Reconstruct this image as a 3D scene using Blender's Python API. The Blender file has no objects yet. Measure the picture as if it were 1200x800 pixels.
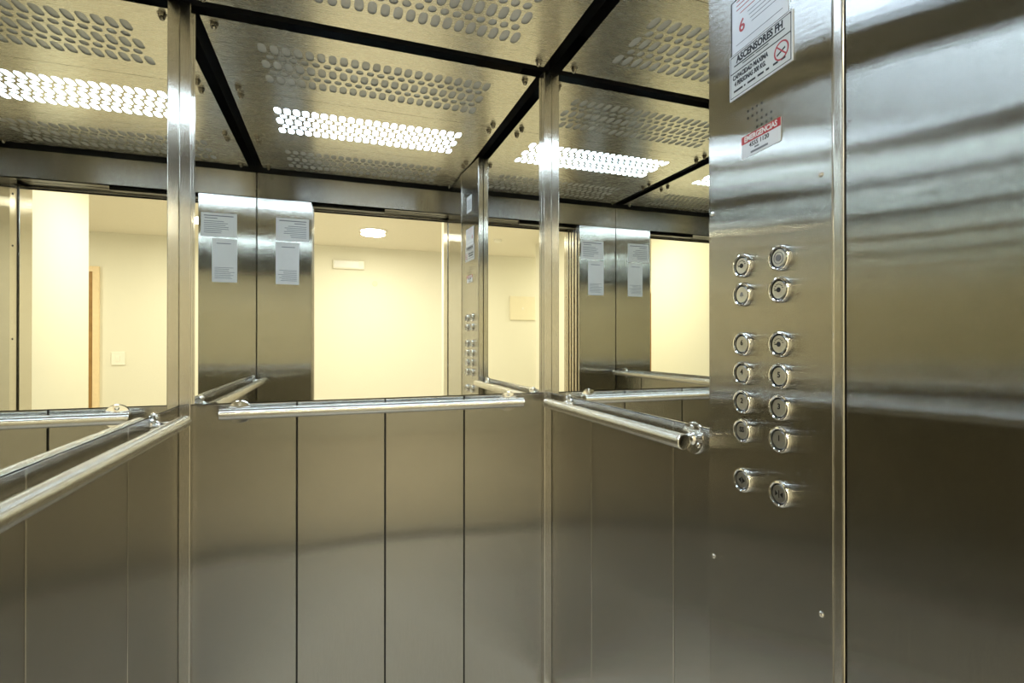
import bpy, bmesh, math, random
from mathutils import Vector, Matrix
random.seed(7)
S = bpy.context.scene
COL = S.collection
PI = math.pi

# ------------------------------------------------------------------ camera
H = 1.18                                   # lens height above the car floor
cam = bpy.data.cameras.new('camera'); cam.sensor_width = 36; cam.lens = 17.82
cam.clip_start = 0.02
camo = bpy.data.objects.new('camera', cam); COL.objects.link(camo)
camo.location = (0, 0, H)
camo.rotation_euler = (PI/2 + 0.0032, 0, -0.3346)
S.camera = camo

# ------------------------------------------------------------------ world, exposure, light levels
w = bpy.data.worlds.new('world'); S.world = w; w.use_nodes = True
w.node_tree.nodes['Background'].inputs[0].default_value = (0.02, 0.02, 0.02, 1)
w.node_tree.nodes['Background'].inputs[1].default_value = 1.0
vs = S.view_settings
vs.view_transform = 'Standard'; vs.look = 'None'; vs.exposure = 0.38; vs.gamma = 1.0; vs.use_curve_mapping = False
CAR_LIGHT = 12.5                           # emission of the light panel in the car roof
CAR_COL = (0.62, 0.79, 1.0)
HALL_POWER = 18.5                          # each lobby downlight, watts
HALL_COL = (1.0, 0.96, 0.75)
cy = S.cycles
cy.use_denoising = True
cy.max_bounces = 14; cy.glossy_bounces = 10; cy.diffuse_bounces = 4; cy.transmission_bounces = 4
cy.sample_clamp_indirect = 6.0
cy.caustics_reflective = True; cy.blur_glossy = 0.3

# ------------------------------------------------------------------ dimensions (metres)
XL, XR, YB, YF = -0.4035, 0.7005, 1.623, 0.2123
ZC = H + 0.9375        # underside of the perforated ceiling
ZH = H + 0.785         # head of the door opening
ZM = H - 0.171         # lower edge of the mirrors
ZT = ZM - 0.0015       # top of the steel panels
ODL, ODR = -0.1285, 0.660
GAP = 0.035
HZ = H + 1.22          # lobby ceiling
HY = -3.50             # lobby far wall

# ------------------------------------------------------------------ materials
def new_mat(name):
    m = bpy.data.materials.new(name); m.use_nodes = True
    return m, m.node_tree, m.node_tree.nodes['Principled BSDF']
def plain(name, col, rough=0.5, metal=0.0, noise=0.0, scale=30, emit=None, bump=0.0):
    m, t, p = new_mat(name)
    p.inputs['Roughness'].default_value = rough; p.inputs['Metallic'].default_value = metal
    p.inputs['Base Color'].default_value = (*col, 1)
    tc = t.nodes.new('ShaderNodeTexCoord')
    n = t.nodes.new('ShaderNodeTexNoise'); n.inputs['Scale'].default_value = scale; n.inputs['Detail'].default_value = 4
    t.links.new(tc.outputs['Object'], n.inputs['Vector'])
    if noise:
        r = t.nodes.new('ShaderNodeValToRGB')
        r.color_ramp.elements[0].color = (*[c*(1-noise) for c in col], 1)
        r.color_ramp.elements[1].color = (*[min(1, c*(1+noise)) for c in col], 1)
        r.color_ramp.elements[0].position = 0.3; r.color_ramp.elements[1].position = 0.7
        t.links.new(n.outputs['Fac'], r.inputs['Fac']); t.links.new(r.outputs['Color'], p.inputs['Base Color'])
    if bump:
        b = t.nodes.new('ShaderNodeBump'); b.inputs['Strength'].default_value = bump; b.inputs['Distance'].default_value = 0.002
        t.links.new(n.outputs['Fac'], b.inputs['Height']); t.links.new(b.outputs['Normal'], p.inputs['Normal'])
    if emit:
        p.inputs['Emission Color'].default_value = (*emit[0], 1); p.inputs['Emission Strength'].default_value = emit[1]
    return m
def brushed(name, col, rough, spread, aniso=0.9, grain=(1, 1, 1), gs=900, var=0.04, warp=0.0, scratch=0.42):
    """brushed steel; highlights spread along the world direction `spread` (across the grain)"""
    m, t, p = new_mat(name)
    p.inputs['Metallic'].default_value = 1.0
    p.inputs['Anisotropic'].default_value = aniso
    g = t.nodes.new('ShaderNodeNewGeometry')
    if spread == 'level':                  # level direction lying in the surface, for upright faces
        cr = t.nodes.new('ShaderNodeVectorMath'); cr.operation = 'CROSS_PRODUCT'; cr.inputs[1].default_value = (0, 0, 1)
        t.links.new(g.outputs['True Normal'], cr.inputs[0])
        cv = t.nodes.new('ShaderNodeVectorMath'); cv.operation = 'NORMALIZE'; t.links.new(cr.outputs[0], cv.inputs[0])
    else:
        cv = t.nodes.new('ShaderNodeCombineXYZ')
        for i in range(3): cv.inputs[i].default_value = spread[i]
    t.links.new(cv.outputs[0], p.inputs['Tangent'])
    mp = t.nodes.new('ShaderNodeMapping'); mp.inputs['Scale'].default_value = grain
    t.links.new(g.outputs['Position'], mp.inputs['Vector'])
    n = t.nodes.new('ShaderNodeTexNoise'); n.inputs['Scale'].default_value = gs; n.inputs['Detail'].default_value = 3
    t.links.new(mp.outputs[0], n.inputs['Vector'])
    r = t.nodes.new('ShaderNodeValToRGB')
    r.color_ramp.elements[0].color = (*[c*(1-var) for c in col], 1); r.color_ramp.elements[0].position = 0.3
    r.color_ramp.elements[1].color = (*[c*(1+var) for c in col], 1); r.color_ramp.elements[1].position = 0.7
    t.links.new(n.outputs['Fac'], r.inputs['Fac']); t.links.new(r.outputs['Color'], p.inputs['Base Color'])
    mr = t.nodes.new('ShaderNodeMapRange'); mr.inputs['To Min'].default_value = rough*0.9; mr.inputs['To Max'].default_value = rough*1.1
    t.links.new(n.outputs['Fac'], mr.inputs['Value']); t.links.new(mr.outputs[0], p.inputs['Roughness'])
    # hairline scratches: the normal tilts only across the grain, at a scale far below a pixel
    nrm = g.outputs['Normal']
    if warp:
        n2 = t.nodes.new('ShaderNodeTexNoise'); n2.inputs['Scale'].default_value = 2.2; n2.inputs['Detail'].default_value = 1
        t.links.new(g.outputs['Position'], n2.inputs['Vector'])
        b = t.nodes.new('ShaderNodeBump'); b.inputs['Strength'].default_value = 1.0; b.inputs['Distance'].default_value = warp
        t.links.new(n2.outputs['Fac'], b.inputs['Height']); nrm = b.outputs['Normal']
    dot = t.nodes.new('ShaderNodeVectorMath'); dot.operation = 'DOT_PRODUCT'
    t.links.new(g.outputs['Position'], dot.inputs[0]); t.links.new(cv.outputs[0], dot.inputs[1])
    tot = None
    for mul in (23000.0, 41000.0):
        a = t.nodes.new('ShaderNodeMath'); a.operation = 'MULTIPLY'; a.inputs[1].default_value = mul
        t.links.new(dot.outputs['Value'], a.inputs[0])
        wn = t.nodes.new('ShaderNodeTexWhiteNoise'); wn.noise_dimensions = '1D'; t.links.new(a.outputs[0], wn.inputs['W'])
        if tot is None: tot = wn.outputs['Value']
        else:
            ad = t.nodes.new('ShaderNodeMath'); ad.operation = 'ADD'; t.links.new(tot, ad.inputs[0]); t.links.new(wn.outputs['Value'], ad.inputs[1]); tot = ad.outputs[0]
    mm = t.nodes.new('ShaderNodeMapRange'); mm.inputs['From Min'].default_value = 0; mm.inputs['From Max'].default_value = 2
    mm.inputs['To Min'].default_value = -scratch; mm.inputs['To Max'].default_value = scratch
    t.links.new(tot, mm.inputs['Value'])
    sc = t.nodes.new('ShaderNodeVectorMath'); sc.operation = 'SCALE'
    t.links.new(cv.outputs[0], sc.inputs[0]); t.links.new(mm.outputs[0], sc.inputs['Scale'])
    va = t.nodes.new('ShaderNodeVectorMath'); va.operation = 'ADD'
    t.links.new(nrm, va.inputs[0]); t.links.new(sc.outputs[0], va.inputs[1])
    vn = t.nodes.new('ShaderNodeVectorMath'); vn.operation = 'NORMALIZE'
    t.links.new(va.outputs[0], vn.inputs[0]); t.links.new(vn.outputs[0], p.inputs['Normal'])
    return m
STEEL = (0.455, 0.445, 0.415)
M = {}
M['steel_side'] = brushed('brushed steel, side panels', STEEL, 0.12, 'level', grain=(1, 1, 0.03), warp=0.003)
M['steel_back'] = brushed('brushed steel, back and front panels', STEEL, 0.12, 'level', grain=(1, 1, 0.03), warp=0.003)
M['steel_cop'] = brushed('brushed steel, button panel', STEEL, 0.06, 'level', grain=(1, 1, 0.03), warp=0.003)
M['steel_head'] = brushed('brushed steel, header', (0.36, 0.35, 0.33), 0.25, (0, 0, 1), grain=(0.03, 1, 1))
M['steel_ceiling'] = brushed('brushed steel, ceiling', (0.60, 0.60, 0.56), 0.27, (0, 1, 0), aniso=0.3, scratch=0.10, grain=(0.03, 1, 1), var=0.04)
M['steel_post'] = brushed('satin steel trim', (0.66, 0.63, 0.57), 0.22, 'level', scratch=0.15, grain=(1, 1, 0.03))
M['chrome'] = plain('polished chrome', (0.82, 0.81, 0.79), 0.08, 1.0)
M['rail_x'] = brushed('satin steel tube, back', (0.80, 0.79, 0.75), 0.12, (1, 0, 0), scratch=0.5, var=0.01)
M['rail_y'] = brushed('satin steel tube, sides', (0.80, 0.79, 0.75), 0.12, (0, 1, 0), scratch=0.5, var=0.01)
M['rail'] = plain('polished steel tube', (0.78, 0.77, 0.73), 0.07, 1.0, noise=0.03, scale=60)
M['cap'] = brushed('turned button cap', (0.60, 0.60, 0.60), 0.30, (0, 0, 1), aniso=0.5, scratch=0.1)
M['mirror'] = plain('mirror glass', (0.93, 0.93, 0.89), 0.0, 1.0)
M['dark'] = plain('shade-black backing', (0.012, 0.012, 0.011), 0.7, 0.0, noise=0.2)  # near-black colour puts the shade of gaps and voids into the backing
M['black_metal'] = plain('black door track', (0.03, 0.03, 0.028), 0.35, 0.6, noise=0.2)
M['insert'] = plain('grey plastic insert', (0.66, 0.67, 0.68), 0.25, 0, noise=0.05)
M['nut'] = plain('dark nickel nut', (0.34, 0.32, 0.29), 0.15, 1.0)
M['floor'] = plain('speckled grey floor', (0.70, 0.67, 0.62), 0.35, 0, noise=0.25, scale=220)
M['sill'] = brushed('door sill', (0.16, 0.16, 0.15), 0.40, (0, 1, 0), grain=(0.03, 1, 1))
M['hall_wall'] = plain('cream plaster', (0.80, 0.78, 0.69), 0.85, 0, noise=0.03, scale=90, bump=0.15)
M['hall_ceiling'] = plain('cream ceiling paint', (0.80, 0.76, 0.66), 0.9, 0, noise=0.02)
M['hall_floor'] = plain('polished lobby tile', (0.60, 0.55, 0.46), 0.3, 0, noise=0.1)
M['wood'] = plain('brown wooden door', (0.34, 0.19, 0.06), 0.45, 0, noise=0.2, scale=12)
M['wood_frame'] = plain('pale door frame', (0.85, 0.68, 0.45), 0.5, 0, noise=0.04)
M['white_plastic'] = plain('white plastic', (0.88, 0.86, 0.80), 0.4, 0, noise=0.02)
M['cream_plastic'] = plain('cream painted cover', (0.80, 0.74, 0.58), 0.5, 0, noise=0.02)
M['paper'] = plain('white paper', (0.84, 0.84, 0.85), 0.8, 0, noise=0.02)
M['sign'] = plain('white sign plastic', (0.80, 0.81, 0.84), 0.35, 0, noise=0.02)
M['sign_grey'] = plain('pale grey sign plastic', (0.66, 0.67, 0.66), 0.35, 0, noise=0.03)
M['ink'] = plain('black ink', (0.02, 0.02, 0.025), 0.6)
M['ink_grey'] = plain('grey ink', (0.22, 0.23, 0.26), 0.6)
M['ink_red'] = plain('red ink', (0.45, 0.05, 0.06), 0.5)
M['ink_white'] = plain('white ink', (0.85, 0.84, 0.82), 0.5)
M['red_band'] = plain('red sticker band', (0.50, 0.04, 0.05), 0.4)
M['light_panel'] = plain('lit acrylic', (0.9, 0.9, 0.9), 0.5, 0, emit=(CAR_COL, CAR_LIGHT))
M['lamp_glow'] = plain('lit lamp glass', (0.9, 0.9, 0.85), 0.4, 0, emit=(HALL_COL, 25.0))

# ------------------------------------------------------------------ helpers
def link(name, me, mat, parent=None):
    o = bpy.data.objects.new(name, me); COL.objects.link(o)
    if mat is not None and me is not None:
        me.materials.clear(); me.materials.append(mat)
    if parent is not None: o.parent = parent
    return o
def finish(bm, name, mat, parent=None, smooth=False):
    me = bpy.data.meshes.new(name); bmesh.ops.recalc_face_normals(bm, faces=bm.faces[:]); bm.to_mesh(me); bm.free()
    if smooth:
        for p in me.polygons: p.use_smooth = True
        try: me.set_sharp_from_angle(angle=math.radians(35))
        except Exception: pass
    return link(name, me, mat, parent)
def add_box(bm, lo, hi):
    vsx = [bm.verts.new((x, y, z)) for x in (lo[0], hi[0]) for y in (lo[1], hi[1]) for z in (lo[2], hi[2])]
    for f in ((0,1,3,2),(4,6,7,5),(0,4,5,1),(2,3,7,6),(0,2,6,4),(1,5,7,3)): bm.faces.new([vsx[i] for i in f])
def bx(name, lo, hi, mat, parent=None, bev=0.0, seg=1):
    bm = bmesh.new(); add_box(bm, lo, hi)
    if bev: bmesh.ops.bevel(bm, geom=bm.edges[:], offset=bev, segments=seg, profile=0.5, affect='EDGES')
    return finish(bm, name, mat, parent)
def prism(name, pts, z0, z1, mat, parent=None, bev=0.0):
    bm = bmesh.new()
    lo = [bm.verts.new((x, y, z0)) for x, y in pts]; hi = [bm.verts.new((x, y, z1)) for x, y in pts]
    n = len(pts); bm.faces.new(lo); bm.faces.new(hi)
    for i in range(n): bm.faces.new((lo[i], lo[(i+1)%n], hi[(i+1)%n], hi[i]))
    if bev: bmesh.ops.bevel(bm, geom=[e for e in bm.edges if abs(e.verts[0].co.z-e.verts[1].co.z) > 1e-4], offset=bev, segments=2, profile=0.5, affect='EDGES')
    return finish(bm, name, mat, parent)
def lathe_bm(prof, n=24, bm=None, mtx=None):
    """profile (radius, height) turned about local Z"""
    bm = bm or bmesh.new(); rings = []
    for r, h in prof:
        ring = []
        if r < 1e-6:
            v = Vector((0, 0, h)); ring = [bm.verts.new(mtx @ v if mtx else v)]
        else:
            for i in range(n):
                a = 2*PI*i/n; v = Vector((r*math.cos(a), r*math.sin(a), h)); ring.append(bm.verts.new(mtx @ v if mtx else v))
        rings.append(ring)
    for A, B in zip(rings, rings[1:]):
        for i in range(n):
            j = (i+1) % n
            if len(A) == 1 and len(B) == 1: continue
            if len(A) == 1: bm.faces.new((A[0], B[i], B[j]))
            elif len(B) == 1: bm.faces.new((A[i], A[j], B[0]))
            else: bm.faces.new((A[i], A[j], B[j], B[i]))
    return bm
def tube_bm(p0, p1, r, n=24, bm=None, bev=0.002):
    p0, p1 = Vector(p0), Vector(p1); d = p1-p0; L = d.length
    mtx = Matrix.Translation(p0) @ d.to_track_quat('Z', 'Y').to_matrix().to_4x4()
    return lathe_bm([(0,0),(r-bev,0),(r,bev),(r,L-bev),(r-bev,L),(0,L)], n, bm, mtx)
def curve_mesh(cu):
    o = bpy.data.objects.new('tmp', cu); COL.objects.link(o)
    bpy.context.view_layer.update()
    me = bpy.data.meshes.new_from_object(o.evaluated_get(bpy.context.evaluated_depsgraph_get()))
    bpy.data.objects.remove(o); bpy.data.curves.remove(cu)
    return me
def empty(name, loc=(0, 0, 0), rz=0.0):
    o = bpy.data.objects.new(name, None); COL.objects.link(o); o.location = loc; o.rotation_euler = (0, 0, rz); o.empty_display_size = 0.05
    return o
def tag(o, label, cat, group=None):
    o['label'] = label; o['category'] = cat
    if group: o['group'] = group
    return o
def struct(o, label=None):
    o['kind'] = 'structure'
    if label: o['label'] = label
    return o

# ------------------------------------------------------------------ the car: floor, roof, walls
floor = struct(bx('floor', (XL-0.05, YF-0.02, -0.06), (XR+0.05, YB+0.05, 0.0), M['floor']), 'speckled grey lift floor')
roof = struct(bx('ceiling', (XL-0.05, YF-0.02, ZC+0.16), (XR+0.05, YB+0.05, ZC+0.20), M['dark']), 'perforated steel ceiling of the lift car')

def wall(name, lo, hi, label): return struct(bx(name, lo, hi, M['dark']), label)
wb = wall('wall_back', (XL-0.05, YB+0.004, 0), (XR+0.05, YB+0.05, ZC+0.16), 'steel back wall of the lift with a mirror above the rail')
wl = wall('wall_left', (XL-0.05, YF-0.01, 0), (XL-0.004, YB+0.004, ZC+0.16), 'steel left wall of the lift with a mirror above the rail')
wr = wall('wall_right', (XR+0.004, YF-0.01, 0), (XR+0.05, YB+0.004, ZC+0.16), 'steel right wall of the lift with a mirror above the rail')
SEAM = 0.0022
def split(a, b, cuts):
    e = [a] + cuts + [b]
    return list(zip(e, e[1:]))
for a, b in split(XL+0.006, XR-0.006, [-0.108, 0.1457, 0.398]):
    bx('steel_panel', (a+SEAM, YB, 0.004), (b-SEAM, YB+0.004, ZT), M['steel_back'], wb, 0.0008)
for a, b in split(YF+0.004, YB-0.006, [0.517, 0.881, 1.245]):
    bx('steel_panel', (XL-0.004, a+SEAM, 0.004), (XL, b-SEAM, ZT), M['steel_side'], wl, 0.0008)
for yy_ in (0.881, 1.245): bx('seam_glint', (XL-0.003, yy_-0.0016, 0.004), (XL+0.0006, yy_+0.0016, ZT), M['steel_post'], wl, 0.0004)  # pale strips put in for the light caught on seam edges
for yy_ in (0.936, 1.313): bx('seam_glint', (XR-0.0006, yy_-0.0016, 0.004), (XR+0.003, yy_+0.0016, ZT), M['steel_post'], wr, 0.0004)  # same imitated glint along the right wall seams
for a, b in split(0.56, YB-0.006, [0.936, 1.313]):
    bx('steel_panel', (XR, a+SEAM, 0.004), (XR+0.004, b-SEAM, ZT), M['steel_side'], wr, 0.0008)
tag(bx('mirror', (XL+0.001, YB, ZM+0.001), (XR-0.001, YB+0.004, ZC+0.004), M['mirror']), 'widest mirror, on the back wall between the two corner posts', 'mirror', 'lift mirrors')
tag(bx('mirror', (XL-0.004, YF+0.003, ZM+0.001), (XL, YB-0.001, ZC+0.004), M['mirror']), 'mirror on the left wall showing a wooden door frame and light switch', 'mirror', 'lift mirrors')
tag(bx('mirror', (XR, 0.70, ZM+0.001), (XR+0.004, YB-0.001, ZC+0.004), M['mirror']), 'mirror on the right wall beside the button panel', 'mirror', 'lift mirrors')

# corner cover strips, set across the two back corners
def corner_post(n, sx, x, label):
    x0, x1 = sorted((x, x - sx*0.028))
    struct(bx('trim_%d' % n, (x0, YB-0.024, 0.0), (x1, YB, ZC-0.004), M['steel_post'], bev=0.0022, seg=2), label)
corner_post(1, -1, XL, 'satin steel corner strip between left and back wall')
corner_post(2, 1, XR, 'satin steel corner strip between back and right wall')

# front wall: return panel left of the door, header above
wf = struct(bx('wall_front', (XL+0.002, YF-0.022, 0.0), (ODL, YF, ZH), M['steel_back'], bev=0.0012), 'steel return panel beside the lift door')
bx('header_panel', (XL+0.002, YF-0.022, ZH+0.002), (XR+0.004, YF+0.002, ZC-0.018), M['steel_head'], wf, 0.001)
bx('header_shade', (XL-0.004, YF-0.03, ZC-0.018), (XR+0.004, YF-0.001, ZC+0.16), M['dark'], wf)  # solid block; the shade above the header is put into its colour

# ------------------------------------------------------------------ perforated ceiling
def superell(cx, cy_, a, b, n=3.0, k=20):
    out = []
    for i in range(k):
        t = 2*PI*i/k; c, s = math.cos(t), math.sin(t)
        out.append((cx + a*math.copysign(abs(c)**(2/n), c), cy_ + b*math.copysign(abs(s)**(2/n), s)))
    return out
CX0, CX1 = XL+GAP, XR-GAP
HOLE_X0, HOLE_DX, NH = -0.223, 0.0354, 22
def perforated(y0, y1, yc):
    cu = bpy.data.curves.new('perf', 'CURVE'); cu.dimensions = '2D'; cu.fill_mode = 'BOTH'; cu.extrude = 0.0008
    def loop(pts):
        sp = cu.splines.new('POLY'); sp.points.add(len(pts)-1); sp.use_cyclic_u = True
        for p, q in zip(sp.points, pts): p.co = (q[0], q[1], 0, 1)
    loop([(CX0, y0), (CX1, y0), (CX1, y1), (CX0, y1)])
    for r in range(5):
        y = yc + (r-2)*0.0500
        if r % 2 == 0:
            for i in range(NH): loop(superell(HOLE_X0+i*HOLE_DX, y, 0.0129, 0.0288, 2.6))
        else:
            for i in range(NH-1): loop(superell(HOLE_X0+(i+0.5)*HOLE_DX, y, 0.0120, 0.0148, 2.2))
    return curve_mesh(cu)
nut_bm = lathe_bm([(0.0095, 0), (0.0095, -0.001), (0.0075, -0.0012)], 16)
lathe_bm([(0.0075, -0.001), (0.0075, -0.007), (0.006, -0.0075)], 6, nut_bm)
lathe_bm([(0.006, -0.0072), (0.0058, -0.010), (0.0042, -0.0128), (0.002, -0.0142), (0, -0.0145)], 12, nut_bm)
nut_me = bpy.data.meshes.new('acorn_nut'); bmesh.ops.recalc_face_normals(nut_bm, faces=nut_bm.faces[:]); nut_bm.to_mesh(nut_me); nut_bm.free()
nut_me.transform(Matrix.Scale(1.35, 4))
nut_me.materials.append(M['nut'])
for (y0, y1, yc) in ((YF+0.041, 0.665, 0.4365), (0.667, 1.140, 0.9075), (1.142, YB-GAP, 1.365)):
    me = perforated(y0, y1, yc)
    p = link('ceiling_panel', me, M['steel_ceiling'], roof); p.location = (0, 0, ZC+0.0008)
    for x in (CX0+0.03, CX1-0.03):
        for y in (y0+0.03, y1-0.03):
            n = bpy.data.objects.new('acorn_nut', nut_me); COL.objects.link(n); n.parent = p; n.location = (x, y, -0.0008)
    lit = abs(yc-0.9075) < 0.01
    lo, hi = (HOLE_X0-0.03, yc-0.145, ZC+0.0035), (HOLE_X0+21*HOLE_DX+0.03, yc+0.145, ZC+0.008)
    if lit:
        lp = bx('ceiling_light', lo, hi, M['dark'])            # opaque tray; only its underside shines
        lp.data.materials.append(M['light_panel'])
        for f_ in lp.data.polygons:
            if f_.normal.z < -0.9: f_.material_index = 1
        tag(lp, 'glowing white light panel behind the middle row of ceiling perforations', 'light')
    else:
        bx('backing_sheet', lo, hi, M['insert'], p).location = (0, 0, -(ZC+0.0008))

# ------------------------------------------------------------------ handrails
def bracket(parent, wall_pt, out):
    """round wall flange with three screws and a stem reaching the rail; out = unit vector away from the wall"""
    o = Vector(out); q = o.to_track_quat('Z', 'Y').to_matrix().to_4x4(); m = Matrix.Translation(Vector(wall_pt)) @ q
    bm = lathe_bm([(0, 0), (0.0325, 0), (0.033, 0.002), (0.0315, 0.005), (0.014, 0.0065), (0.011, 0.010), (0.0095, 0.014), (0.0095, 0.036), (0, 0.036)], 24, None, m)
    f = finish(bm, 'bracket', M['chrome'], parent, True)
    for k in range(3):
        a = PI/2 + 2*PI*k/3
        mm = m @ Matrix.Translation((0.0225*math.cos(a), 0.0225*math.sin(a), 0.005))
        finish(lathe_bm([(0.0055, 0), (0.0055, 0.002), (0.004, 0.0035), (0.0015, 0.0038), (0.0015, 0.002), (0, 0.002)], 12, None, mm), 'screw', M['chrome'], f, True)
ZR = H - 0.196; OFF = 0.047; RR = 0.0160
def rail(p0, p1, brk, out, label):
    t = empty('handrail', Vector(p0)); inv = -Vector(p0)
    d = Vector(p1)-Vector(p0); L = d.length; u = d.normalized()
    q = u.to_track_quat('Z', 'Y').to_matrix().to_4x4()
    finish(lathe_bm([(RR, 0.002), (RR, L-0.002)], 40, None, q), 'tube', M['rail_x' if abs(u.x) > 0.5 else 'rail_y'], t, True)
    for h0, h1 in ((0.002, 0.0), (L-0.002, L)):
        finish(lathe_bm([(RR, h0), (RR-0.0006, h0+(h1-h0)*0.7), (RR-0.002, h1), (RR-0.0032, h0+(h1-h0)*0.75), (0, h0+(h1-h0)*0.75)], 32, None, q), 'end_cap', M['rail'], t, True)
    for b in brk: bracket(t, Vector(b)+inv, out)
    tag(t, label, 'handrail', 'lift handrails')
rail((-0.302, YB-OFF, ZR), (0.588, YB-OFF, ZR), [(-0.258, YB, ZR), (0.548, YB, ZR)], (0, -1, 0), 'round steel handrail along the back wall under the widest mirror')
rail((XL+OFF, 0.27, ZR), (XL+OFF, 1.462, ZR), [(XL, 0.33, ZR), (XL, 1.403, ZR)], (1, 0, 0), 'round steel handrail on the left wall, running out of the picture')
rail((XR-OFF, 0.838, ZR), (XR-OFF, 1.530, ZR), [(XR, 0.868, ZR), (XR, 1.468, ZR)], (-1, 0, 0), 'short round steel handrail on the right wall beside the button panel')

# ------------------------------------------------------------------ button panel column
A2, B2 = Vector((0.675, 0.793)), Vector((0.655, 0.521))
rz = math.atan2(B2.y-A2.y, B2.x-A2.x)
PW = (B2-A2).length
cop = empty('control_panel', (A2.x, A2.y, 0), rz)
tag(cop, 'full-height brushed steel column with two columns of round lift buttons', 'control panel')
bx('faceplate', (0.0, 0.0, 0.0), (PW, 0.004, ZC-0.006), M['steel_cop'], cop, 0.0012)
def in_cop(x, y): return (Vector((x, y, 0)) - Vector((A2.x, A2.y, 0)))
Rinv = Matrix.Rotation(-rz, 3, 'Z')
def cop_pts(pts): return [tuple((Rinv @ in_cop(*p)).xy) for p in pts]
prism('side_return', cop_pts([(A2.x+0.003, A2.y), (XR-0.002, A2.y), (XR-0.002, A2.y-0.012), (A2.x+0.003, A2.y-0.012)]), 0.0, ZC-0.006, M['steel_post'], cop)
prism('core', cop_pts([(A2.x+0.006, A2.y-0.012), (XR-0.002, A2.y-0.012), (XR-0.002, 0.53), (B2.x+0.006, 0.53)]), 0.0, ZC-0.008, M['dark'], cop)
# screws on the faceplate
for x, z in ((0.0115, 0.2445), (0.2539, 0.2416), (0.0133, -0.4016), (0.2532, -0.3875), (0.0125, 0.80), (0.2535, 0.80), (0.0133, -0.95), (0.2532, -0.95)):
    mtx = Matrix.Translation((x, 0, H+z)) @ Matrix.Rotation(PI/2, 4, 'X')
    finish(lathe_bm([(0.0042, 0), (0.0042, 0.0008), (0.003, 0.0020), (0.0016, 0.0022), (0.0016, 0.0004), (0, 0.0004)], 14, None, mtx), 'screw', M['chrome'], cop, True)
# speaker holes
bm = bmesh.new()
for (hx, hz) in [(i*0.0106, 0.3930) for i in range(4)] + [(i*0.0106, 0.3812) for i in range(4)] + [(0.0212+i*0.0106, 0.3690) for i in range(4)] + [(0.0212+i*0.0106, 0.3575+0.0005) for i in range(4)]:
    mtx = Matrix.Translation((0.1066+hx, 0.0, H+hz+0.004)) @ Matrix.Rotation(PI/2, 4, 'X')
    lathe_bm([(0.0022, -0.001), (0.0022, 0.0004), (0.0016, 0.0004), (0.0014, 0.0001), (0, 0.0001)], 10, bm, mtx)
finish(bm, 'speaker_holes', M['ink'], cop)['kind'] = 'stuff'

def text_mesh(s, size, align='CENTER', bold=0.0, extrude=0.0003, sx=1.0):
    cu = bpy.data.curves.new('txt', 'FONT'); cu.body = s; cu.size = size; cu.align_x = align; cu.align_y = 'CENTER'
    cu.extrude = extrude; cu.offset = bold; cu.resolution_u = 3
    me = curve_mesh(cu)
    me.transform(Matrix.Diagonal((sx, 1, 1, 1)))
    me.transform(Matrix.Rotation(PI/2, 4, 'X'))        # stand it up, facing local -Y
    return me
def text(name, s, size, loc, mat, parent, align='CENTER', bold=0.0, sx=1.0):
    o = link(name, text_mesh(s, size, align, bold, sx=sx), mat, parent); o.location = loc; return o
def bars(name, rects, y, mat, parent, t=0.0003):
    bm = bmesh.new()
    for (x0, z0, x1, z1) in rects: add_box(bm, (x0, y-t, z0), (x1, y, z1))
    o = finish(bm, name, mat, parent)
    if len(rects) > 1: o['kind'] = 'stuff'
    return o

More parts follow.
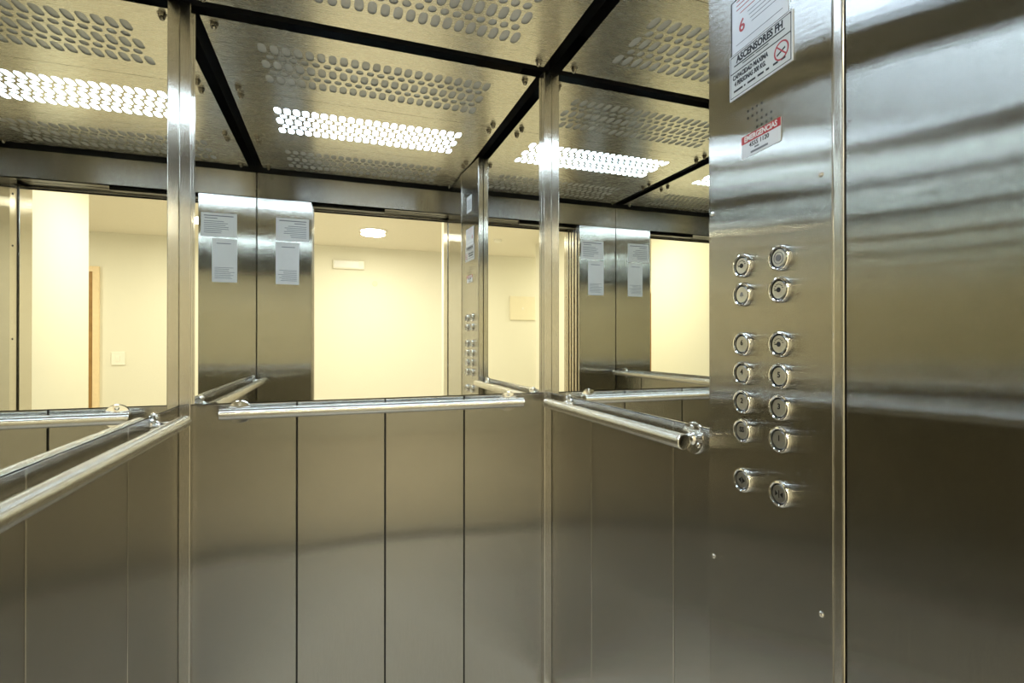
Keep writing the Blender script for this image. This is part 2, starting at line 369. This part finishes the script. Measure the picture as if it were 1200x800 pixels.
# buttons
BR = 0.0208
ring_me = None
def button(x, z, mark):
    global ring_me
    r0 = Matrix.Rotation(PI/2, 4, 'X')
    if ring_me is None:
        bm = lathe_bm([(BR, 0), (BR, 0.0045), (BR-0.0012, 0.0065), (BR-0.0030, 0.0070), (BR-0.0044, 0.0058), (BR-0.0052, 0.0015), (BR-0.0052, 0.0)], 32, None, r0)
        o = finish(bm, 'button', M['chrome'], None, True); ring_me = o.data; bpy.data.objects.remove(o)
        bm = lathe_bm([(BR-0.0052, 0.0006), (0, 0.0006)], 32, None, r0)
        o = finish(bm, 'button_well', M['ink'], None); button.well = o.data; bpy.data.objects.remove(o)
        bm = lathe_bm([(0.0140, 0.0004), (0.0140, 0.0040), (0.0133, 0.0048), (0.0, 0.0046)], 32, None, r0)
        o = finish(bm, 'button_cap', M['cap'], None, True); button.cap = o.data; bpy.data.objects.remove(o)
    b = bpy.data.objects.new('button', ring_me); COL.objects.link(b); b.parent = cop; b.location = (x, 0, H+z)
    for nm, me in (('button_well', button.well), ('button_cap', button.cap)):
        o = bpy.data.objects.new(nm, me); COL.objects.link(o); o.parent = b
    yf = -0.0048
    if mark == 'bell':
        bm = lathe_bm([(0.0052, 0), (0.0044, 0.0012), (0.0036, 0.004), (0.0028, 0.0062), (0.0012, 0.0074), (0, 0.0076)], 16, None, Matrix.Translation((0, yf+0.0002, -0.003)) @ Matrix.Diagonal((1, 0.08, 1, 1)))
        lathe_bm([(0, -0.0016), (0.0012, -0.0008), (0.0012, 0), (0, 0.0002)], 10, bm, Matrix.Translation((0, yf+0.0002, -0.0036)) @ Matrix.Diagonal((1, 0.2, 1, 1)))
        finish(bm, 'bell_mark', M['ink_grey'], b)
    elif mark == 'key':
        bm = lathe_bm([(0.0098, 0.0), (0.0098, 0.0006), (0.0090, 0.0008), (0.0086, 0.0002)], 28, None, Matrix.Translation((0, yf, 0)) @ r0)
        lathe_bm([(0.0050, 0.0), (0.0050, 0.0012), (0.0044, 0.0014), (0.0, 0.0014)], 20, bm, Matrix.Translation((0, yf, 0)) @ r0)
        finish(bm, 'key_lock', M['ink_grey'], b, True)
    elif mark == 'dot':
        bm = lathe_bm([(0.0040, 0.0), (0.0040, 0.0006), (0, 0.0008)], 20, None, Matrix.Translation((0, yf, 0)) @ r0)
        add_box(bm, (-0.0085, yf-0.0005, -0.0012), (0, yf, 0.0008))
        for k in range(7):
            a = PI*(0.1+0.8*k/6)
            add_box(bm, (0.0088*math.cos(a)-0.0014, yf-0.0004, 0.0088*math.sin(a)-0.0006), (0.0088*math.cos(a)+0.0014, yf, 0.0088*math.sin(a)+0.0006))
        finish(bm, 'switch_mark', M['ink'], b)
    elif mark in ('open', 'close'):
        bm = bmesh.new()
        s = 1 if mark == 'open' else -1
        for sd in (-1, 1):
            xa, xb = sd*(0.0078 if s > 0 else 0.0022), sd*(0.0022 if s > 0 else 0.0078)
            vv = [(xa, 0.0), (xb, 0.0044), (xb, -0.0044)]
            f_ = [bm.verts.new((q[0], yf-0.0004, q[1])) for q in vv]; g_ = [bm.verts.new((q[0], yf, q[1])) for q in vv]
            bm.faces.new(f_); bm.faces.new(g_)
            for i in range(3): bm.faces.new((f_[i], f_[(i+1)%3], g_[(i+1)%3], g_[i]))
        add_box(bm, (-0.0007, yf-0.0004, -0.006), (0.0007, yf, 0.006))
        finish(bm, 'arrow_mark', M['ink'], b)
    else:
        text('number_mark', mark, 0.0125, (0, yf, 0.002), M['ink'], b, bold=0.0003)
XA, XB = 0.0957, 0.1794
for z, l, r in ((0.1338, 'dot', 'key'), (0.0838, 'bell', 'dot'), (-0.0017, '6', 'dot'), (-0.0521, '4', '5'), (-0.1018, '2', '3'), (-0.1516, 'SS', '1'), (-0.2367, 'open', 'close')):
    button(XA, z, l); button(XB, z, r)

# ------------------------------------------------------------------ notices on the button panel (top-level, in the panel's own axes)
def on_panel(name, label, cat):
    o = empty(name, (A2.x, A2.y, 0), rz); return tag(o, label, cat)
PY = -0.0002
sg = on_panel('capacity_sign', 'white and grey lift capacity sign with a no-smoking symbol on the button panel', 'sign')
bx('plate', (0.0618, PY-0.0016, H+0.4315), (0.2055, PY, H+0.5112), M['sign'], sg, 0.0006)
y = PY-0.0016
bx('lower_field', (0.0660, y-0.0002, H+0.4360), (0.2015, y, H+0.4775), M['sign_grey'], sg)
bx('upper_field', (0.0660, y-0.0002, H+0.4795), (0.2015, y, H+0.5070), M['sign_grey'], sg)
yy = y-0.0003
bars('border', [(0.0650, H+0.4350, 0.2025, H+0.4360), (0.0650, H+0.5070, 0.2025, H+0.5082), (0.0650, H+0.4350, 0.0660, H+0.5082), (0.2015, H+0.4350, 0.2025, H+0.5082), (0.0650, H+0.4775, 0.2025, H+0.4790)], yy+0.0001, M['ink'], sg)
text('lettering', 'ASCENSORES FH', 0.0165, (0.1335, yy, H+0.4985), M['ink'], sg, bold=0.0006, sx=0.86)
bars('small_print', [(0.0750, H+0.4885, 0.1900, H+0.4905), (0.0960, H+0.4845, 0.1250, H+0.4860), (0.1275, H+0.4845, 0.1560, H+0.4860)], yy, M['ink'], sg)
text('lettering', 'CAPACIDAD MAXIMA', 0.0115, (0.1130, yy, H+0.4690), M['ink'], sg, bold=0.0004, sx=0.74)
text('lettering', '4 PERSONAS 300 KG.', 0.0115, (0.1130, yy, H+0.4570), M['ink'], sg, bold=0.0004, sx=0.70)
bars('small_print', [(0.0740+a*0.0017, H+0.4432, 0.0740+b*0.0017, H+0.4465) for a, b in ((0, 13), (15, 17), (20, 31), (34, 42), (45, 49), (54, 60), (64, 69))], yy, M['ink'], sg)
r0 = Matrix.Rotation(PI/2, 4, 'X')
bm = lathe_bm([(0.0150, 0), (0.0150, 0.0003), (0.0126, 0.0003), (0.0126, 0)], 32, None, Matrix.Translation((0.1830, yy, H+0.4590)) @ r0)
finish(bm, 'no_smoking_ring', M['ink_red'], sg)
bm = bmesh.new(); add_box(bm, (-0.013, -0.0003, -0.0011), (0.013, 0, 0.0011)); bmesh.ops.transform(bm, matrix=Matrix.Translation((0.1830, yy, H+0.4590)) @ Matrix.Rotation(PI/4, 4, 'Y'), verts=bm.verts[:])
finish(bm, 'no_smoking_bar', M['ink_red'], sg)
bm = bmesh.new(); add_box(bm, (-0.010, -0.0002, -0.0014), (0.008, 0, 0.0014)); bmesh.ops.transform(bm, matrix=Matrix.Translation((0.1830, yy+0.0001, H+0.4580)) @ Matrix.Rotation(-0.35, 4, 'Y'), verts=bm.verts[:])
finish(bm, 'cigarette', M['ink'], sg)

cd = on_panel('notice_card', 'white notice card with a red 6, above the capacity sign', 'notice')
bx('card', (0.0665, PY-0.0010, H+0.5125), (0.1960, PY, H+0.6060), M['sign'], cd, 0.0004)
y = PY-0.0010
bars('frame', [(0.0660, H+0.5125, 0.0682, H+0.6065), (0.0660, H+0.6045, 0.1960, H+0.6065)], y, M['ink'], cd, 0.0006)
text('red_numeral', '6', 0.031, (0.0935, y-0.0001, H+0.5520), M['ink_red'], cd, bold=0.0004)
bars('red_print', [(0.0800+i*0.0, H+0.5850+i*0.0075, 0.1800-i*0.008, H+0.5862+i*0.0075) for i in range(3)] + [(0.0890, H+0.5760, 0.1650, H+0.5772)], y, M['ink_red'], cd)
bars('grey_print', [(0.1080+0.003*i, H+0.5672-i*0.0072, 0.1860-0.004*i, H+0.5682-i*0.0072) for i in range(4)] + [(0.0790, H+0.5240, 0.1850, H+0.5249)], y, M['ink_grey'], cd)

em = on_panel('emergency_sticker', 'small white sticker with a red top band reading EMERGENCIAS', 'sticker')
bx('label', (0.0919, PY-0.0006, H+0.3185), (0.1800, PY, H+0.3565), M['sign'], em)
bx('red_band', (0.0919, PY-0.0009, H+0.3432), (0.1800, PY-0.0005, H+0.3565), M['red_band'], em)
text('lettering', 'EMERGENCIAS', 0.0125, (0.1360, PY-0.0010, H+0.3497), M['ink_white'], em, bold=0.0003, sx=0.92)
text('lettering', '4555 1120', 0.0105, (0.1330, PY-0.0007, H+0.3372), M['ink'], em, bold=0.0001)
bars('small_print', [(0.1230, H+0.3290, 0.1330, H+0.3315), (0.1140, H+0.3225, 0.1530, H+0.3258)], PY-0.0006, M['ink_grey'], em)

lb = on_panel('inspection_label', 'small white label high on the button panel, seen in the back mirror', 'label')
bx('label', (0.105, PY-0.0006, H+0.690), (0.185, PY, H+0.775), M['sign'], lb)
bars('small_print', [(0.112, H+0.705+i*0.011, 0.178-0.006*(i % 2), H+0.709+i*0.011) for i in range(5)], PY-0.0006, M['ink_grey'], lb)

# vertical strip and the plain steel panel between button panel and door
cs = struct(prism('trim_3', [(B2.x-0.001, B2.y-0.001), (B2.x-0.0025, B2.y-0.004), (B2.x-0.0025, B2.y-0.0145), (B2.x-0.001, B2.y-0.0175), (B2.x+0.02, B2.y-0.0175), (B2.x+0.02, B2.y-0.001)], 0.0, ZC-0.006, M['steel_post'], bev=0.0008), 'narrow bright steel strip beside the button panel')
fp = struct(bx('wall_right_front', (B2.x, YF-0.020, 0.0), (B2.x+0.004, B2.y-0.0195, ZC-0.006), M['steel_cop'], bev=0.0008), 'plain brushed steel panel at the right edge')
bx('backing', (B2.x+0.006, YF-0.018, 0.0), (XR+0.002, B2.y-0.021, ZC-0.008), M['dark'], fp)

# ------------------------------------------------------------------ sheets of paper on the return panel (seen in the mirrors)
def sheet(name, x0, x1, z0, z1, label, rows):
    t = empty(name, (0.5*(x0+x1), YF+0.0003, z0), PI)
    tag(t, label, 'paper notice')
    wd = 0.5*(x1-x0)
    bx('paper', (-wd, -0.0006, 0), (wd, 0, z1-z0), M['paper'], t)
    bars('print', [(-wd+(2*wd)*a, (z1-z0)*c, -wd+(2*wd)*b, (z1-z0)*c+h) for a, b, c, h in rows], -0.0006, M['ink_grey'], t)
random.seed(3)
sheet('paper_notice', -0.309, -0.141, H+0.560, H+0.686, 'wider landscape paper notice, upper of two beside the door, seen in the mirrors',
      [(0.08, 0.9, 0.86, 0.005), (0.1, 0.45, 0.76, 0.004)] + [(0.08, 0.55+0.35*random.random(), 0.64-0.08*i, 0.003) for i in range(7)])
sheet('paper_notice', -0.310, -0.192, H+0.322, H+0.552, 'narrow portrait paper notice, lower of two beside the door, seen in the mirrors',
      [(0.18, 0.75, 0.88, 0.004)] + [(0.1, 0.6+0.3*random.random(), 0.33-0.035*i, 0.0022) for i in range(8)])

# ------------------------------------------------------------------ door opening: sliding panels, tracks, sills, frame
def door_leaf(parent, x1, y0, y1, z1):
    bx('door_panel', (x1-0.52, y0, 0.01), (x1, y1, z1), M['steel_post'], parent, 0.002)
d1 = struct(empty('door_1', (0, 0, 0)), 'two car door panels slid open to the left')
door_leaf(d1, -0.124, 0.152, 0.180, ZH+0.03); door_leaf(d1, -0.120, 0.114, 0.142, ZH+0.03)
d2 = struct(empty('door_2', (0, 0, 0)), 'two landing door panels slid open to the left')
door_leaf(d2, -0.124, 0.066, 0.092, ZH+0.03); door_leaf(d2, -0.120, 0.034, 0.058, ZH+0.03)
bx('door_track', (-0.9, 0.108, ZH+0.012), (XR+0.1, 0.186, ZH+0.05), M['black_metal'], d1)
bx('door_track', (-0.13, 0.125, ZH-0.010), (0.275, 0.160, ZH+0.012), M['black_metal'], d1)
bx('door_track', (-0.9, 0.026, ZH+0.012), (XR+0.1, 0.098, ZH+0.05), M['black_metal'], d2)
bx('sill', (-0.9, 0.105, -0.06), (XR+0.1, 0.188, -0.002), M['sill'], d1)
bx('sill', (-0.9, 0.022, -0.06), (XR+0.1, 0.100, -0.002), M['sill'], d2)
cj = struct(prism('trim_4', [(0.664, 0.184), (0.668, 0.110), (0.70, 0.110), (0.70, 0.184)], 0, ZH+0.05, M['steel_post']), 'steel closing post of the car door')
for z in (0.3, 0.75, 1.2, 1.65, 1.9):
    mtx = Matrix.Translation((0.6655, 0.147, z)) @ Matrix.Rotation(-PI/2, 4, 'Y')
    finish(lathe_bm([(0.005, 0), (0.005, 0.001), (0, 0.0016)], 12, None, mtx), 'screw', M['ink'], cj)
fr = struct(bx('trim_5', (0.664, -0.018, 0), (0.72, 0.095, ZH+0.0), M['steel_post'], bev=0.002), 'steel landing door frame, closing side')
bx('frame_left', (-0.20, -0.018, 0), (-0.124, 0.024, ZH), M['steel_post'], fr, 0.002)
bx('frame_head', (-0.20, -0.018, ZH+0.001), (0.72, 0.024, ZH+0.07), M['steel_head'], fr, 0.002)

# ------------------------------------------------------------------ lobby outside the door
struct(bx('floor_lobby', (-4.5, HY-0.1, -0.06), (4.5, 0.02, -0.001), M['hall_floor']), 'lobby floor')
struct(bx('ceiling_lobby', (-4.5, HY-0.1, HZ), (4.5, 0.02, HZ+0.08), M['hall_ceiling']), 'cream lobby ceiling')
struct(bx('wall_lobby_far', (-4.5, HY-0.1, 0), (4.5, HY, HZ), M['hall_wall']), 'cream far wall of the lobby')
lw = struct(bx('wall_lobby_lift', (-4.5, -0.10, 0), (-0.202, 0.02, HZ), M['hall_wall']), 'lobby wall around the lift door')
bx('wall_piece', (0.72, -0.10, 0), (4.5, 0.02, HZ), M['hall_wall'], lw)
bx('wall_piece', (-0.20, -0.10, ZH+0.07), (0.72, 0.02, HZ), M['hall_wall'], lw)
struct(bx('wall_lobby_right', (0.90, -1.27, 0), (4.5, -0.10, HZ), M['hall_wall']), 'white lobby wall beside the lift door')
struct(bx('wall_lobby_left', (-4.5, -2.62, 0), (-0.95, -0.10, HZ), M['hall_wall']), 'lobby wall on the other side of the lift door')
struct(bx('wall_lobby_end_right', (4.4, HY, 0), (4.5, -1.27, HZ), M['hall_wall']))
struct(bx('wall_lobby_end_left', (-4.5, HY, 0), (-4.4, -2.62, HZ), M['hall_wall']))
# wooden flat door
d3 = struct(empty('door_3', (1.64, HY, 0)), 'brown wooden door with a pale frame')
bx('frame', (0.0, 0.0, 0), (0.06, 0.03, 2.02), M['wood_frame'], d3, 0.003)
bx('frame', (0.06, 0.0, 1.96), (0.86, 0.03, 2.02), M['wood_frame'], d3, 0.003)
bx('frame', (0.86, 0.0, 0), (0.92, 0.03, 2.02), M['wood_frame'], d3, 0.003)
bx('leaf', (0.062, 0.0, 0.005), (0.858, 0.018, 1.958), M['wood'], d3, 0.003)
# switch plate
sw = empty('light_switch', (1.47, HY, H-0.17)); tag(sw, 'white square light switch on the cream wall, seen in the left mirror', 'light switch')
bx('plate', (-0.065, 0, -0.075), (0.065, 0.012, 0.075), M['white_plastic'], sw, 0.004)
bx('rocker', (-0.018, 0.012, -0.03), (0.018, 0.017, 0.03), M['white_plastic'], sw, 0.002)
# emergency light on the far wall
el = empty('emergency_light', (0.155, HY, H+0.99)); tag(el, 'long white emergency light fixed high on the far lobby wall', 'light fixture')
bx('housing', (-0.19, 0, -0.055), (0.19, 0.045, 0.055), M['white_plastic'], el, 0.008)
bx('lens', (-0.175, 0.045, -0.042), (0.12, 0.052, 0.042), M['sign'], el, 0.004)
# round plate
rp = finish(lathe_bm([(0.034, 0), (0.034, 0.004), (0.028, 0.007), (0.026, 0.004), (0, 0.004)], 24, None, Matrix.Translation((0.475, HY, H+0.765)) @ Matrix.Rotation(-PI/2, 4, 'X')), 'round_cover_plate', M['cream_plastic'])
tag(rp, 'tiny round cover plate on the far lobby wall', 'cover plate')
# meter box cover
mb = empty('service_panel', (-1.10, HY, H+0.325)); tag(mb, 'cream square service panel on the lobby wall, seen between the mirrors', 'panel')
bx('cover', (-0.19, 0, 0), (0.19, 0.018, 0.335), M['cream_plastic'], mb, 0.003)
bx('latch', (-0.012, 0.018, 0.15), (0.012, 0.023, 0.18), M['white_plastic'], mb, 0.001)
# detector
sd = finish(lathe_bm([(0.05, 0), (0.05, -0.012), (0.04, -0.03), (0.02, -0.036), (0, -0.036)], 24, None, Matrix.Translation((-0.40, -2.45, HZ))), 'smoke_detector', M['white_plastic'], None, True)
tag(sd, 'white round smoke detector on the lobby ceiling', 'smoke detector')
# downlights
def downlight(x, y_, label, power):
    t = empty('ceiling_lamp', (x, y_, HZ)); tag(t, label, 'ceiling lamp', 'lobby downlights')
    finish(lathe_bm([(0.150, 0), (0.150, -0.008), (0.132, -0.014), (0.126, -0.006), (0.126, 0)], 32), 'trim_ring', M['white_plastic'], t, True)
    finish(lathe_bm([(0.125, -0.004), (0.10, -0.022), (0.05, -0.034), (0, -0.038)], 32), 'glass', M['lamp_glow'], t, True)
    l = bpy.data.lights.new('lamp_light', 'AREA'); l.shape = 'DISK'; l.size = 0.25; l.energy = power; l.color = HALL_COL
    lo = bpy.data.objects.new('lamp_light', l); COL.objects.link(lo); lo.parent = t; lo.location = (0, 0, -0.045)
downlight(0.38, -2.43, 'lit round ceiling lamp deep in the lobby, reflected in the back mirror', HALL_POWER)
downlight(0.10, -0.95, 'lit round ceiling lamp in the lobby just outside the lift door', HALL_POWER)
downlight(2.60, -2.40, 'added unseen fill lamp in the lobby beyond the wooden door', HALL_POWER)  # fill lamp added out of view to brighten the lobby
downlight(-2.30, -3.05, 'added unseen fill lamp at the left end of the lobby', HALL_POWER)  # second added lamp, unseen, for lobby fill light
